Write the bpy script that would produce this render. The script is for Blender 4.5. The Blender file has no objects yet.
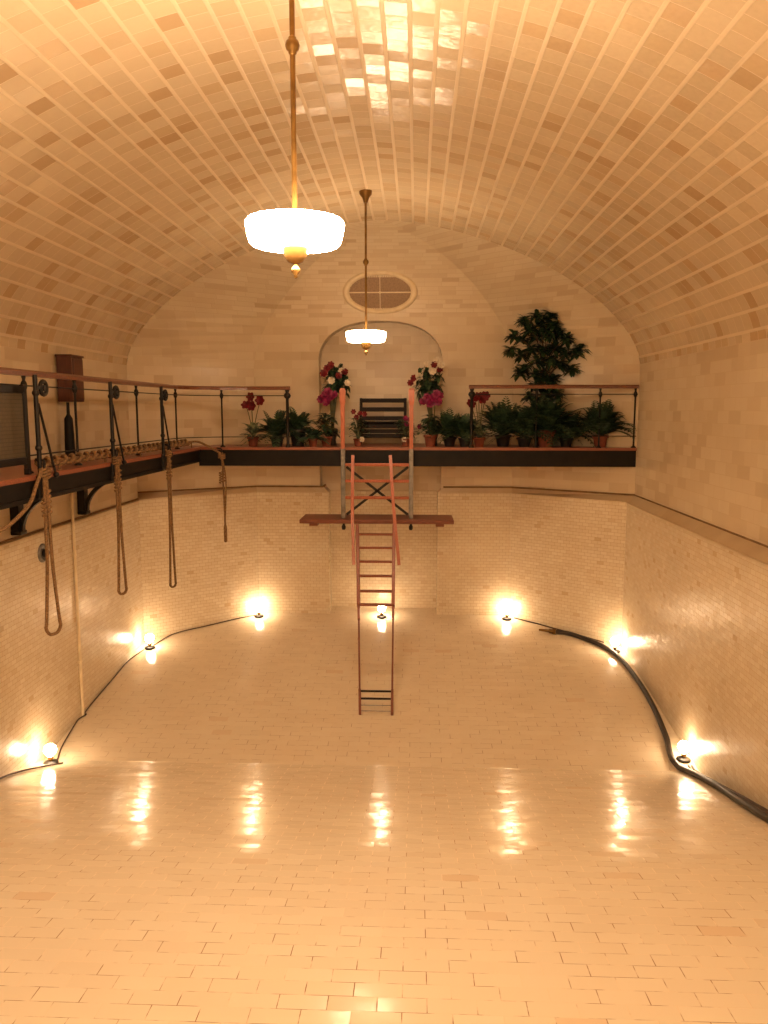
import bpy, math, random
from mathutils import Vector, Matrix, Euler
R = random.Random(7)
PI = math.pi
scene = bpy.context.scene
COL = scene.collection

# ------------------------------------------------------------------ helpers
def lin(r, g, b):
    f = lambda c: (c/255/12.92) if c/255 <= .04045 else ((c/255+.055)/1.055)**2.4
    return (f(r), f(g), f(b), 1)

class MB:
    """collects geometry in world coordinates, built as ONE mesh object"""
    def __init__(s): s.v = []; s.f = []; s.uv = []; s.sm = []; s.mi = []
    def face(s, pts, uv=None, smooth=False, mi=0):
        b = len(s.v); s.v += [tuple(p) for p in pts]
        s.f.append(tuple(range(b, b+len(pts)))); s.uv.append(uv); s.sm.append(smooth); s.mi.append(mi)
    def grid(s, P, UV=None, smooth=True, closed_u=False, mi=0):
        """P[i][j] points"""
        b = len(s.v); n = len(P); m = len(P[0])
        for row in P: s.v += [tuple(p) for p in row]
        for i in range(n-1):
            for j in range(m if closed_u else m-1):
                j2 = (j+1) % m
                s.f.append((b+i*m+j, b+i*m+j2, b+(i+1)*m+j2, b+(i+1)*m+j))
                s.uv.append([UV[i][j], UV[i][j2], UV[i+1][j2], UV[i+1][j]] if UV else None)
                s.sm.append(smooth); s.mi.append(mi)
    def box(s, c, size, rot=None, bev=0.0, mi=0):
        x, y, z = [d/2 for d in size]; c = Vector(c)
        M = rot.to_matrix() if isinstance(rot, Euler) else (rot or Matrix.Identity(3))
        if bev <= 0 or bev > min(x, y, z)*.95:
            q = [Vector((sx*x, sy*y, sz*z)) for sz in (-1, 1) for sy in (-1, 1) for sx in (-1, 1)]
            q = [c + M @ p for p in q]; b = len(s.v); s.v += [tuple(p) for p in q]
            for f in ((0,2,3,1),(4,5,7,6),(0,1,5,4),(2,6,7,3),(0,4,6,2),(1,3,7,5)):
                s.f.append(tuple(b+i for i in f)); s.uv.append(None); s.sm.append(False); s.mi.append(mi)
            return
        import bmesh
        bm = bmesh.new(); bmesh.ops.create_cube(bm, size=1)
        for v in bm.verts: v.co = Vector((v.co.x*2*x, v.co.y*2*y, v.co.z*2*z))
        bmesh.ops.bevel(bm, geom=bm.edges[:], offset=bev, segments=2, affect='EDGES', profile=.5)
        b = len(s.v); bm.verts.index_update()
        s.v += [tuple(c + M @ v.co) for v in bm.verts]
        for f in bm.faces:
            s.f.append(tuple(b+v.index for v in f.verts)); s.uv.append(None); s.sm.append(False); s.mi.append(mi)
        bm.free()
    def bar(s, a, b, w, t, up=(0, 0, 1), bev=0):
        """rectangular bar from a to b, w across, t along the 'up' side"""
        a = Vector(a); b = Vector(b); d = (b-a); L = d.length; d.normalize()
        u = Vector(up); sx = d.cross(u)
        if sx.length < 1e-4: sx = Vector((1, 0, 0))
        sx.normalize(); u = sx.cross(d)
        M = Matrix((sx, d, u)).transposed()
        s.box((a+b)/2, (w, L, t), M, bev)
    def tube(s, pts, r, seg=8, caps=True, closed=False):
        pts = [Vector(p) for p in pts]; n = len(pts)
        rr = r if isinstance(r, (list, tuple)) else [r]*n
        rings = []; prev = None
        for i, p in enumerate(pts):
            a = pts[(i-1) % n] if (i > 0 or closed) else p
            c = pts[(i+1) % n] if (i < n-1 or closed) else p
            t = (c-a).normalized()
            if prev is None:
                u = t.cross(Vector((0, 0, 1)))
                if u.length < 1e-3: u = t.cross(Vector((1, 0, 0)))
            else:
                u = prev - t*prev.dot(t)
            u.normalize(); prev = u; w = t.cross(u)
            rings.append([p + (u*math.cos(2*PI*k/seg)+w*math.sin(2*PI*k/seg))*rr[i] for k in range(seg)])
        if closed: rings.append(rings[0])
        s.grid(rings, None, True, True)
        if caps and not closed:
            s.face(rings[0][::-1]); s.face(rings[-1])
    def lathe(s, prof, c=(0, 0, 0), seg=20, axis=None, smooth=True):
        """prof: (radius, height) list"""
        c = Vector(c); M = axis or Matrix.Identity(3)
        P = [[c + M @ Vector((r*math.cos(2*PI*k/seg), r*math.sin(2*PI*k/seg), h)) for k in range(seg)] for r, h in prof]
        s.grid(P, None, smooth, True)
        if prof[0][0] > 1e-4: s.face(P[0][::-1])
        if prof[-1][0] > 1e-4: s.face(P[-1])
    def ball(s, c, r, seg=12, n=8, sz=1):
        s.lathe([(max(r*math.sin(PI*i/n), 1e-5), -r*sz*math.cos(PI*i/n)) for i in range(n+1)], c, seg)
    def build(s, name, mat, parent=None):
        me = bpy.data.meshes.new(name)
        o = Vector(parent_origin(parent)) if parent else Vector((0, 0, 0))
        me.from_pydata([tuple(Vector(p)-o) for p in s.v], [], s.f)
        if any(u is not None for u in s.uv):
            L = me.uv_layers.new(name='UVMap'); k = 0
            for fi, f in enumerate(s.f):
                for q in range(len(f)):
                    L.data[k].uv = s.uv[fi][q] if s.uv[fi] else (0, 0); k += 1
        for m in (mat if isinstance(mat, (list, tuple)) else [mat]): me.materials.append(m)
        me.polygons.foreach_set('use_smooth', s.sm)
        me.polygons.foreach_set('material_index', s.mi)
        me.update()
        ob = bpy.data.objects.new(name, me); COL.objects.link(ob)
        if parent: ob.parent = parent
        return ob

ORIG = {}
def parent_origin(p):
    return ORIG[p.name]
def tag(o, label=None, cat=None, group=None, kind=None):
    if label: o['label'] = label
    if cat: o['category'] = cat
    if group: o['group'] = group
    if kind: o['kind'] = kind
    return o
def thing(name, loc, label, cat, group=None):
    o = bpy.data.objects.new(name, None); COL.objects.link(o); o.location = loc
    o.empty_display_size = .1
    ORIG[o.name] = Vector(loc)
    return tag(o, label, cat, group)
def part(mb, name, mat, root):
    ob = mb.build(name, mat, root); ORIG[ob.name] = ORIG[root.name]; return ob
def solo(mb, name, mat, label, cat, group=None):
    return tag(mb.build(name, mat), label, cat, group)
def struct(mb, name, mat):
    return tag(mb.build(name, mat), kind='structure')
def copy_tree(o, parent=None):
    c = o.copy(); COL.objects.link(c)
    if parent: c.parent = parent
    for ch in list(o.children): copy_tree(ch, c)
    return c
def spline(pts, n=8):
    """Catmull-Rom through pts"""
    P = [Vector(p) for p in pts]; P = [P[0]*2-P[1]] + P + [P[-1]*2-P[-2]]; out = []
    for i in range(1, len(P)-2):
        for k in range(n):
            t = k/n; a, b, c, d = P[i-1:i+3]
            out.append(.5*((2*b)+(c-a)*t+(2*a-5*b+4*c-d)*t*t+(3*b-a-3*c+d)*t**3))
    out.append(P[-2]); return out

# ------------------------------------------------------------------ materials
def glaze(c, k=.84):
    q = lin(*c); return (q[0]*k, q[1]*k*.985, q[2]*k*.96, 1)
def new_mat(name):
    m = bpy.data.materials.new(name); m.use_nodes = True
    nt = m.node_tree; return m, nt, nt.nodes['Principled BSDF']
class NB:
    def __init__(s, nt): s.nt = nt
    def n(s, t, **k):
        x = s.nt.nodes.new(t)
        for a, v in k.items(): setattr(x, a, v)
        return x
    def l(s, a, b): s.nt.links.new(a, b)
    def m(s, op, a, b=None, c=None):
        x = s.n('ShaderNodeMath', operation=op)
        for i, v in enumerate((a, b, c)):
            if v is None: continue
            if isinstance(v, (int, float)): x.inputs[i].default_value = v
            else: s.l(v, x.inputs[i])
        return x.outputs[0]
    def vm(s, op, a, b=None, sc=None):
        x = s.n('ShaderNodeVectorMath', operation=op)
        for i, v in enumerate((a, b)):
            if v is None: continue
            if isinstance(v, tuple): x.inputs[i].default_value = v
            else: s.l(v, x.inputs[i])
        if sc is not None: x.inputs['Scale'].default_value = sc
        return x.outputs[0]
def tile_mat(name, w, h, mu, mv, ramp, mortar, rough, tilt, offset='run', bump=.35, wave=.0, dirt=.12, dirtcol=(120, 84, 52), spec=.5, mrough=.6, mortar2=None):
    m, nt, bs = new_mat(name); B = NB(nt)
    uv = B.n('ShaderNodeUVMap'); sep = B.n('ShaderNodeSeparateXYZ'); B.l(uv.outputs[0], sep.inputs[0])
    v = B.m('DIVIDE', sep.outputs[1], h); row = B.m('FLOOR', v)
    if offset == 'run': off = B.m('MULTIPLY', B.m('FLOORED_MODULO', row, 2.0), .5)
    else:
        wn = B.n('ShaderNodeTexWhiteNoise', noise_dimensions='1D'); B.l(row, wn.inputs['W'])
        off = B.m('MULTIPLY', wn.outputs['Value'], 1.0)
    u = B.m('ADD', B.m('DIVIDE', sep.outputs[0], w), off); col = B.m('FLOOR', u)
    fu = B.m('SUBTRACT', u, col); fv = B.m('SUBTRACT', v, row)
    du = B.m('MULTIPLY', B.m('MINIMUM', fu, B.m('SUBTRACT', 1.0, fu)), w/(mu/2))
    dv = B.m('MULTIPLY', B.m('MINIMUM', fv, B.m('SUBTRACT', 1.0, fv)), h/(mv/2))
    d = B.m('MINIMUM', du, dv)
    mr = B.n('ShaderNodeMapRange'); B.l(d, mr.inputs[0]); mr.inputs[1].default_value = .75; mr.inputs[2].default_value = 1.3
    mask = mr.outputs[0]
    cx = B.n('ShaderNodeCombineXYZ'); B.l(col, cx.inputs[0]); B.l(row, cx.inputs[1])
    wn = B.n('ShaderNodeTexWhiteNoise', noise_dimensions='3D'); B.l(cx.outputs[0], wn.inputs['Vector'])
    cr = B.n('ShaderNodeValToRGB'); B.l(wn.outputs['Value'], cr.inputs[0])
    el = cr.color_ramp.elements
    while len(el) < len(ramp): el.new(.5)
    for e, (p, c) in zip(el, ramp): e.position = p; e.color = glaze(c)
    # irregular wear and grime with their own shapes
    geo = B.n('ShaderNodeNewGeometry')
    nz = B.n('ShaderNodeTexNoise'); B.l(geo.outputs['Position'], nz.inputs['Vector']); nz.inputs['Scale'].default_value = 1.3; nz.inputs['Detail'].default_value = 6
    dr = B.n('ShaderNodeMapRange'); B.l(nz.outputs[0], dr.inputs[0]); dr.inputs[1].default_value = .48; dr.inputs[2].default_value = .75; dr.inputs[4].default_value = dirt
    mx = B.n('ShaderNodeMix', data_type='RGBA'); B.l(mask, mx.inputs[0]); mx.inputs[6].default_value = glaze(mortar); B.l(cr.outputs[0], mx.inputs[7])
    if mortar2:                                                          # grout darkened in patches
        n3 = B.n('ShaderNodeTexNoise'); B.l(geo.outputs['Position'], n3.inputs['Vector']); n3.inputs['Scale'].default_value = 7.0; n3.inputs['Detail'].default_value = 5
        r3 = B.n('ShaderNodeMapRange'); B.l(n3.outputs[0], r3.inputs[0]); r3.inputs[1].default_value = .46; r3.inputs[2].default_value = .6
        m3 = B.n('ShaderNodeMix', data_type='RGBA'); B.l(r3.outputs[0], m3.inputs[0]); m3.inputs[6].default_value = glaze(mortar); m3.inputs[7].default_value = glaze(mortar2)
        B.l(m3.outputs[2], mx.inputs[6])
    m2 = B.n('ShaderNodeMix', data_type='RGBA'); B.l(dr.outputs[0], m2.inputs[0]); B.l(mx.outputs[2], m2.inputs[6]); m2.inputs[7].default_value = lin(*dirtcol)
    B.l(m2.outputs[2], bs.inputs['Base Color'])
    rm = B.n('ShaderNodeMapRange'); B.l(mask, rm.inputs[0]); rm.inputs[3].default_value = mrough; rm.inputs[4].default_value = rough
    B.l(rm.outputs[0], bs.inputs['Roughness']); bs.inputs['Specular IOR Level'].default_value = spec
    # every tile set at a slightly different angle
    rv = B.vm('SCALE', B.vm('SUBTRACT', wn.outputs['Color'], (.5, .5, .5)), sc=tilt)
    nrm = B.vm('ADD', geo.outputs['Normal'], rv)
    if wave:
        n2 = B.n('ShaderNodeTexNoise'); B.l(geo.outputs['Position'], n2.inputs['Vector']); n2.inputs['Scale'].default_value = 26; n2.inputs['Detail'].default_value = 2
        nrm = B.vm('ADD', nrm, B.vm('SCALE', B.vm('SUBTRACT', n2.outputs['Color'], (.5, .5, .5)), sc=wave))
    nrm = B.vm('NORMALIZE', nrm)
    bp = B.n('ShaderNodeBump'); bp.inputs['Strength'].default_value = bump; bp.inputs['Distance'].default_value = .004
    B.l(mask, bp.inputs['Height']); B.l(nrm, bp.inputs['Normal']); B.l(bp.outputs[0], bs.inputs['Normal'])
    return m
def mat(name, c1, c2=None, rough=.5, metal=0, scale=12, stretch=(1, 1, 1), bump=0, spec=.5, coat=0, trans=0):
    m, nt, bs = new_mat(name); B = NB(nt)
    bs.inputs['Roughness'].default_value = rough; bs.inputs['Metallic'].default_value = metal
    bs.inputs['Specular IOR Level'].default_value = spec
    if coat: bs.inputs['Coat Weight'].default_value = coat; bs.inputs['Coat Roughness'].default_value = .15
    tc = B.n('ShaderNodeTexCoord'); mp = B.n('ShaderNodeMapping'); B.l(tc.outputs['Object'], mp.inputs[0]); mp.inputs['Scale'].default_value = stretch
    nz = B.n('ShaderNodeTexNoise'); B.l(mp.outputs[0], nz.inputs['Vector']); nz.inputs['Scale'].default_value = scale; nz.inputs['Detail'].default_value = 5
    cr = B.n('ShaderNodeValToRGB'); B.l(nz.outputs[0], cr.inputs[0])
    cr.color_ramp.elements[0].position = .35; cr.color_ramp.elements[1].position = .65
    cr.color_ramp.elements[0].color = lin(*c1); cr.color_ramp.elements[1].color = lin(*(c2 or c1))
    B.l(cr.outputs[0], bs.inputs['Base Color'])
    if bump:
        bp = B.n('ShaderNodeBump'); bp.inputs['Strength'].default_value = bump; bp.inputs['Distance'].default_value = .01
        B.l(nz.outputs[0], bp.inputs['Height']); B.l(bp.outputs[0], bs.inputs['Normal'])
    return m
def glow(name, col, strength):
    m, nt, bs = new_mat(name); B = NB(nt)
    bs.inputs['Base Color'].default_value = (.9, .88, .8, 1); bs.inputs['Roughness'].default_value = .3
    # milk glass: slightly uneven brightness over the shade
    tc = B.n('ShaderNodeTexCoord'); nz = B.n('ShaderNodeTexNoise'); B.l(tc.outputs['Object'], nz.inputs['Vector']); nz.inputs['Scale'].default_value = 6
    mr = B.n('ShaderNodeMapRange'); B.l(nz.outputs[0], mr.inputs[0]); mr.inputs[3].default_value = strength*.9; mr.inputs[4].default_value = strength*1.1
    bs.inputs['Emission Color'].default_value = col; B.l(mr.outputs[0], bs.inputs['Emission Strength'])
    return m

LAMP = (1, .69, .42, 1)
CREAM = [(0, (210, 190, 158)), (.2, (220, 203, 173)), (.5, (225, 209, 181)), (1, (229, 215, 188))]
M_vault = tile_mat('vault_tile', .2, .21, .006, .03, [(0, (198, 170, 132)), (.14, (209, 185, 149)), (.3, (217, 197, 164)), (1, (224, 206, 175))], (231, 213, 183), .22, .13, 'run', .5, .14, .06)
M_upper = tile_mat('upper_wall_tile', .33, .15, .006, .006, CREAM, (221, 204, 173), .3, .03, 'run', .15, .0, .12)
M_dome = tile_mat('apse_tile', .30, .075, .006, .008, [(0, (204, 182, 150)), (.2, (220, 202, 172)), (.5, (226, 211, 182)), (1, (231, 217, 191))], (216, 198, 166), .3, .03, 'rand', .3, 0, .1)
M_pool = tile_mat('pool_wall_tile', .115, .057, .004, .004, [(0, (216, 194, 160)), (.03, (230, 215, 187)), (.5, (234, 221, 194)), (1, (239, 228, 204))], (184, 152, 108), .26, .05, 'run', .35, 0, .10)
M_floor = tile_mat('floor_tile', .265, .118, .0055, .004, [(0, (236, 216, 188)), (.02, (240, 228, 204)), (.5, (241, 229, 205)), (1, (243, 232, 209))], (232, 215, 186), .15, .045, 'run', .3, .025, .1, (196, 158, 114), mortar2=(150, 112, 74))
M_ledge = tile_mat('ledge_tile', .66, .4, .003, .003, [(0, (204, 184, 150)), (1, (214, 196, 164))], (196, 172, 136), .35, .01, 'run', .2, 0, .3)
M_plaster = tile_mat('alcove_tile', .33, .15, .004, .004, [(0, (206, 186, 154)), (.3, (220, 204, 174)), (1, (230, 216, 190))], (212, 194, 160), .35, .02, 'run', .2, 0, .1)
M_deck = mat('deck_wood', (122, 70, 50), (146, 88, 64), .42, 0, 6, (1, 12, 12), .1)
M_rail = mat('handrail_wood', (92, 50, 30), (118, 66, 40), .32, 0, 7, (6, 6, 6), .05, coat=.4)
M_orange = mat('varnished_orange_wood', (150, 76, 46), (172, 92, 58), .42, 0, 9, (8, 8, 1), .05, coat=.3)
M_board = mat('board_wood', (104, 54, 38), (128, 70, 48), .4, 0, 9, (1, 12, 12), .08)
M_iron = mat('black_iron', (20, 18, 17), (32, 28, 26), .45, .4, 20, bump=.05)
M_fascia = mat('fascia_paint', (19, 16, 15), (27, 23, 21), .5, .0, 5, bump=.03, spec=.2)
M_steel = mat('grey_steel', (104, 102, 98), (136, 132, 126), .38, .6, 14)
M_rope = mat('manila_rope', (92, 68, 42), (136, 104, 68), .85, 0, 60, bump=.4)
M_cabinet = mat('cabinet_wood', (70, 34, 22), (94, 48, 30), .42, 0, 6, (8, 8, 1), .06)
M_brass = mat('brass', (112, 84, 44), (146, 112, 62), .34, .85, 8)
M_hose = mat('black_rubber', (34, 28, 24), (54, 44, 36), .5, 0, 16, bump=.05)
M_cable = mat('cable_rubber', (58, 42, 30), (84, 62, 44), .6, 0, 16)
M_terra = mat('terracotta', (112, 56, 38), (138, 74, 50), .8, 0, 10)
M_darkpot = mat('dark_glazed_pot', (30, 28, 28), (48, 44, 42), .3, 0, 8)
M_fern = mat('fern_leaf', (30, 50, 34), (56, 80, 54), .5, 0, 7)
M_leaf = mat('broad_leaf', (26, 46, 30), (54, 78, 50), .4, 0, 7)
M_spot = mat('spotted_leaf', (44, 66, 44), (150, 156, 124), .45, 0, 16)
M_stem = mat('plant_stem', (62, 70, 44), (90, 90, 58), .6, 0, 9)
M_bark = mat('bark', (70, 54, 40), (96, 76, 58), .8, 0, 14, bump=.3)
M_soil = mat('soil', (38, 28, 22), (56, 42, 32), .95, 0, 40)
M_red = mat('red_petal', (84, 8, 18), (124, 14, 28), .55, 0, 14)
M_mag = mat('magenta_petal', (100, 12, 52), (140, 26, 80), .55, 0, 14)
M_white = mat('white_petal', (190, 176, 152), (212, 200, 180), .55, 0, 14)
M_ladder = mat('ladder_wood', (126, 62, 40), (150, 82, 54), .4, 0, 9, (8, 8, 1), .05)
M_bench = mat('dark_slat_wood', (22, 17, 14), (36, 28, 24), .6, 0, 7, (1, 10, 10), .06, spec=.2)
M_grille = mat('vent_mesh', (140, 116, 90), (158, 132, 104), .6, .3, 40)
M_dark_line = mat('dark_line', (104, 80, 54), (136, 106, 72), .8, 0, 5)
M_pipe = mat('painted_pipe', (214, 196, 160), (226, 210, 176), .4, 0, 10)
M_screen = None
M_shade = glow('lit_milk_glass', LAMP, 110)
M_shade_added = glow('lit_milk_glass_added_lamp', LAMP, 150)  # brighter shade for the added lamp behind the camera
M_shade_far = glow('lit_milk_glass_weaker_bulb', LAMP, 32)
M_bulb = glow('lit_bulb_glass', LAMP, 48)

# wire mesh cloth of the screen panel
def wire_mat():
    m, nt, bs = new_mat('wire_cloth'); B = NB(nt)
    tc = B.n('ShaderNodeTexCoord'); wv = B.n('ShaderNodeTexBrick'); mp = B.n('ShaderNodeMapping'); mp.inputs['Rotation'].default_value = (0, PI/2, 0)
    B.l(tc.outputs['Object'], mp.inputs[0]); B.l(mp.outputs[0], wv.inputs['Vector'])
    wv.inputs['Scale'].default_value = 14; wv.inputs['Mortar Size'].default_value = .03; wv.offset = 0
    wv.inputs['Color1'].default_value = lin(96, 84, 66); wv.inputs['Color2'].default_value = lin(88, 78, 62); wv.inputs['Mortar'].default_value = lin(60, 52, 42)
    B.l(wv.outputs[0], bs.inputs['Base Color']); bs.inputs['Roughness'].default_value = .6; bs.inputs['Metallic'].default_value = .3
    return m
M_screen = wire_mat()

# ------------------------------------------------------------------ the room
NEAR = -3.5; ARC = 13.0; LEDGE = 2.86; ZS = 5.1; BV = 2.28; HW = 4.22; NV = 1.65
U1 = (4.22, 13.0); U2X, U2Y = 2.34, 14.215
P1 = (4.06, 12.85); P2 = (2.33, 14.2)
def zf(Y):
    if Y > 9.15: return .0+.114*(Y-9.15)
    if Y > 6: return .262*(9.15-Y)
    z6 = .262*3.15
    if Y > 3:
        t = (6-Y)/3; return z6+3*(0.262*t-.111*t*t)
    return z6+3*(.262-.111)+.03*(3-Y)
def wv(z):
    if z <= ZS: return HW
    u = min((z-ZS)/BV, 1)
    return HW*max(1-u**NV, 0)**(1/NV)
def vz(x): return ZS+BV*max(1-abs(x/HW)**NV, 0)**(1/NV)

# floor: shallow shelf, steep slope down to the fold, gentle slope up to the far wall
mb = MB(); ys = [-3.6+i*.3 for i in range(22)] + [3+i*.15 for i in range(20)] + [6, 7, 8, 9, 9.09, 9.15, 9.21, 10.5, 12, 13, 14, 14.9]
xs = [-4.3, -2, 0, 2, 4.3]; P = []; UV = []; L = 0
for i, y in enumerate(ys):
    if i: L += math.hypot(y-ys[i-1], zf(y)-zf(ys[i-1]))
    P.append([(x, y, zf(y)) for x in xs]); UV.append([(x+20, L) for x in xs])
mb.grid(P, UV, True); struct(mb, 'floor', M_floor)

# vault
mb = MB(); prof = []
for i in range(65):
    t = PI*i/64; c = math.cos(t); sn = math.sin(t)
    x = HW*math.copysign(abs(c)**(2/NV), c); z = ZS+BV*abs(sn)**(2/NV); prof.append((x, z))
P = []; UV = []; L = 0
yy = [NEAR, 0, 4, 8, ARC]
for i, (x, z) in enumerate(prof):
    if i: L += math.hypot(x-prof[i-1][0], z-prof[i-1][1])
    P.append([(x, y, z) for y in yy]); UV.append([(y+30, L+.1) for y in yy])
mb.grid(P, UV, True); struct(mb, 'ceiling', M_vault)

def wall_run(mb, pts, zs, smooth=False, u0=10):
    """vertical wall over a plan polyline"""
    u = u0
    for (a, b) in zip(pts, pts[1:]):
        l = math.hypot(b[0]-a[0], b[1]-a[1])
        for z0, z1 in zip(zs, zs[1:]):
            mb.face([(a[0], a[1], z0), (b[0], b[1], z0), (b[0], b[1], z1), (a[0], a[1], z1)],
                    [(u, z0), (u+l, z0), (u+l, z1), (u, z1)])
        u += l
for s, nm in ((-1, 'left'), (1, 'right')):
    mb = MB(); wall_run(mb, [(s*HW, NEAR), (s*HW, ARC)], [2.6, ZS+.001])
    if s < 0: wall_run(mb, [(-4.085, NEAR), (-4.085, 12.9)], [2.8, 3.69])
    struct(mb, 'wall_'+nm, M_upper)
    mb = MB(); wall_run(mb, [(s*4.06, NEAR), (s*P1[0], P1[1])], [-.3, LEDGE]); struct(mb, 'wall_pool_'+nm, M_pool)
    mb = MB()                                                            # sloping tile coping between the two
    mb.face([(s*4.06, NEAR, LEDGE), (s*4.06, P1[1], LEDGE), (s*HW, ARC, LEDGE+.1), (s*HW, NEAR, LEDGE+.1)], [(0, 0), (16.3, 0), (16.3, .19), (0, .19)])
    mb.face([(s*4.06, NEAR, LEDGE), (s*4.06, P1[1], LEDGE), (s*4.045, P1[1]-.01, LEDGE-.005), (s*4.045, NEAR, LEDGE-.005)], [(0, 0), (16.3, 0), (16.3, .02), (0, .02)])
    mb.face([(s*4.045, NEAR, LEDGE-.005), (s*4.045, P1[1]-.01, LEDGE-.005), (s*4.045, P1[1]-.01, LEDGE-.03), (s*4.045, NEAR, LEDGE-.03)], [(0, 0), (16.3, 0), (16.3, .02), (0, .02)])
    mb.face([(s*4.045, NEAR, LEDGE-.03), (s*4.045, P1[1]-.01, LEDGE-.03), (s*4.06, P1[1], LEDGE-.03), (s*4.06, NEAR, LEDGE-.03)], [(0, 0), (16.3, 0), (16.3, .02), (0, .02)])
    struct(mb, 'trim_1' if s < 0 else 'trim_2', M_ledge)
# far pool wall with chamfered corners and a shallow central recess
mb = MB(); rx, ry = 1.0, 14.55
wall_run(mb, [(-P1[0], P1[1]), (-P2[0], P2[1]), (-rx, P2[1]), (-rx, ry), (rx, ry), (rx, P2[1]), (P2[0], P2[1]), P1], [-.3, LEDGE]); struct(mb, 'wall_pool_back', M_pool)
mb = MB(); lo = [(-P1[0], P1[1]), (-P2[0], P2[1]), (-rx, P2[1]), (-rx, ry), (rx, ry), (rx, P2[1]), P2, P1]
hi = [(-HW, ARC), (-U2X, U2Y), (-rx-.1, U2Y), (-rx-.1, ry+.06), (rx+.1, ry+.06), (rx+.1, U2Y), (U2X, U2Y), U1]
u = 0
for a, b, c, d in zip(lo, lo[1:], hi[1:], hi):
    l = math.hypot(b[0]-a[0], b[1]-a[1])
    mb.face([(*a, LEDGE), (*b, LEDGE), (*c, LEDGE+.1), (*d, LEDGE+.1)], [(u, 0), (u+l, 0), (u+l, .19), (u, .19)])
    u += l
struct(mb, 'trim_3', M_ledge)

mb = MB()
for a, b in zip(hi, hi[1:]): mb.bar((*a, LEDGE+.105), (*b, LEDGE+.105), .024, .03)  # thin dark strip along the foot of the upper walls
mb.bar((HW, NEAR, LEDGE+.105), (HW, ARC, LEDGE+.105), .02, .02); mb.bar((-4.08, NEAR, LEDGE+.012), (-4.08, 12.87, LEDGE+.012), .03, .03)
struct(mb, 'trim_4', M_dark_line)
# upper far wall: chamfered, with arched alcove, rising into a polygonal half dome
mb = MB(); ZD = 6.0; ZT = ZS+BV
def sect(z):
    w = wv(z)
    D = U2Y-ARC
    if z > ZD: D *= math.sqrt(max(1-((z-ZD)/(ZT-ZD))**2, 0))
    return [(-w, ARC), (-w*U2X/HW, ARC+D), (w*U2X/HW, ARC+D), (w, ARC)]
zl = [2.6, 3.4, 4.2, ZS, 5.25, 5.4, 5.55, 5.7, 5.85, ZD]
AW, AZ, AR, AD = 1.11, 5.22, .72, .34                                     # alcove half width, springing, rise, depth
AX = -.05
def arch(x): return AZ+AR*max(1-abs((x-AX)/AW)**2.3, 0)**(1/2.3)
for z0, z1 in zip(zl, zl[1:]):
    A, Bq = sect(z0), sect(z1)
    ln = math.hypot(A[0][0]-A[1][0], A[0][1]-A[1][1])
    for s in (0, 1):
        i, j = (0, 1) if s == 0 else (3, 2)
        mb.face([(*A[i], z0), (*A[j], z0), (*Bq[j], z1), (*Bq[i], z1)], [(A[i][0]*1.2, z0), (A[j][0]*1.2, z0), (Bq[j][0]*1.2, z1), (Bq[i][0]*1.2, z1)])
        sg = -1 if s == 0 else 1
        mb.face([(sg*1.35, U2Y, z0), (*A[j], z0), (*Bq[j], z1), (sg*1.35, U2Y, z1)], [(sg*1.35, z0), (A[j][0], z0), (Bq[j][0], z1), (sg*1.35, z1)])
for sg in (-1, 1):
    a, b = sg*AW+AX, sg*1.35
    mb.face([(a, U2Y, 2.6), (b, U2Y, 2.6), (b, U2Y, AZ), (a, U2Y, AZ)], [(a, 2.6), (b, 2.6), (b, AZ), (a, AZ)])
    mb.face([(a, U2Y, AZ), (b, U2Y, AZ), (b, U2Y, ZD), (a, U2Y, ZD)], [(a, AZ), (b, AZ), (b, ZD), (a, ZD)])
NA = 40; ax = [AX-AW*math.cos(PI*i/NA) for i in range(NA+1)]
ap = [(x, arch(x)) for x in ax]
for (x0, z0), (x1, z1) in zip(ap, ap[1:]):
    mb.face([(x0, U2Y, z0), (x1, U2Y, z1), (x1, U2Y, ZD), (x0, U2Y, ZD)], [(x0, z0), (x1, z1), (x1, ZD), (x0, ZD)])
    mb.face([(x0, U2Y+AD, 2.6), (x1, U2Y+AD, 2.6), (x1, U2Y+AD, z1), (x0, U2Y+AD, z0)], [(x0, 2.6), (x1, 2.6), (x1, z1), (x0, z0)], mi=2)
    mb.face([(x0, U2Y, z0), (x1, U2Y, z1), (x1, U2Y+AD, z1), (x0, U2Y+AD, z0)], [(0, x0), (0, x1), (AD, x1), (AD, x0)], mi=2)
for sg in (-1, 1):
    a = sg*AW+AX
    mb.face([(a, U2Y, 2.6), (a, U2Y+AD, 2.6), (a, U2Y+AD, AZ), (a, U2Y, AZ)], [(0, 2.6), (AD, 2.6), (AD, AZ), (0, AZ)], mi=2)
nd = 26; levels = [ZD+(ZT-ZD)*math.sin(PI/2*i/nd) for i in range(nd+1)]
P = []; UV = []; L = ZD
prev = None
for z in levels:
    q = sect(z); pts = []
    for a, b, n in ((q[0], q[1], 4), (q[1], q[2], 6), (q[2], q[3], 4)):
        for k in range(n): pts.append((a[0]+(b[0]-a[0])*k/n, a[1]+(b[1]-a[1])*k/n, z))
    pts.append((*q[3], z))
    if prev: L += (Vector(pts[7])-Vector(prev[7])).length
    prev = pts; P.append(pts); UV.append([(p[0], L) for p in pts])
mb.grid(P, UV, False, mi=1)
struct(mb, 'wall_back', [M_upper, M_dome, M_plaster])
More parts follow.
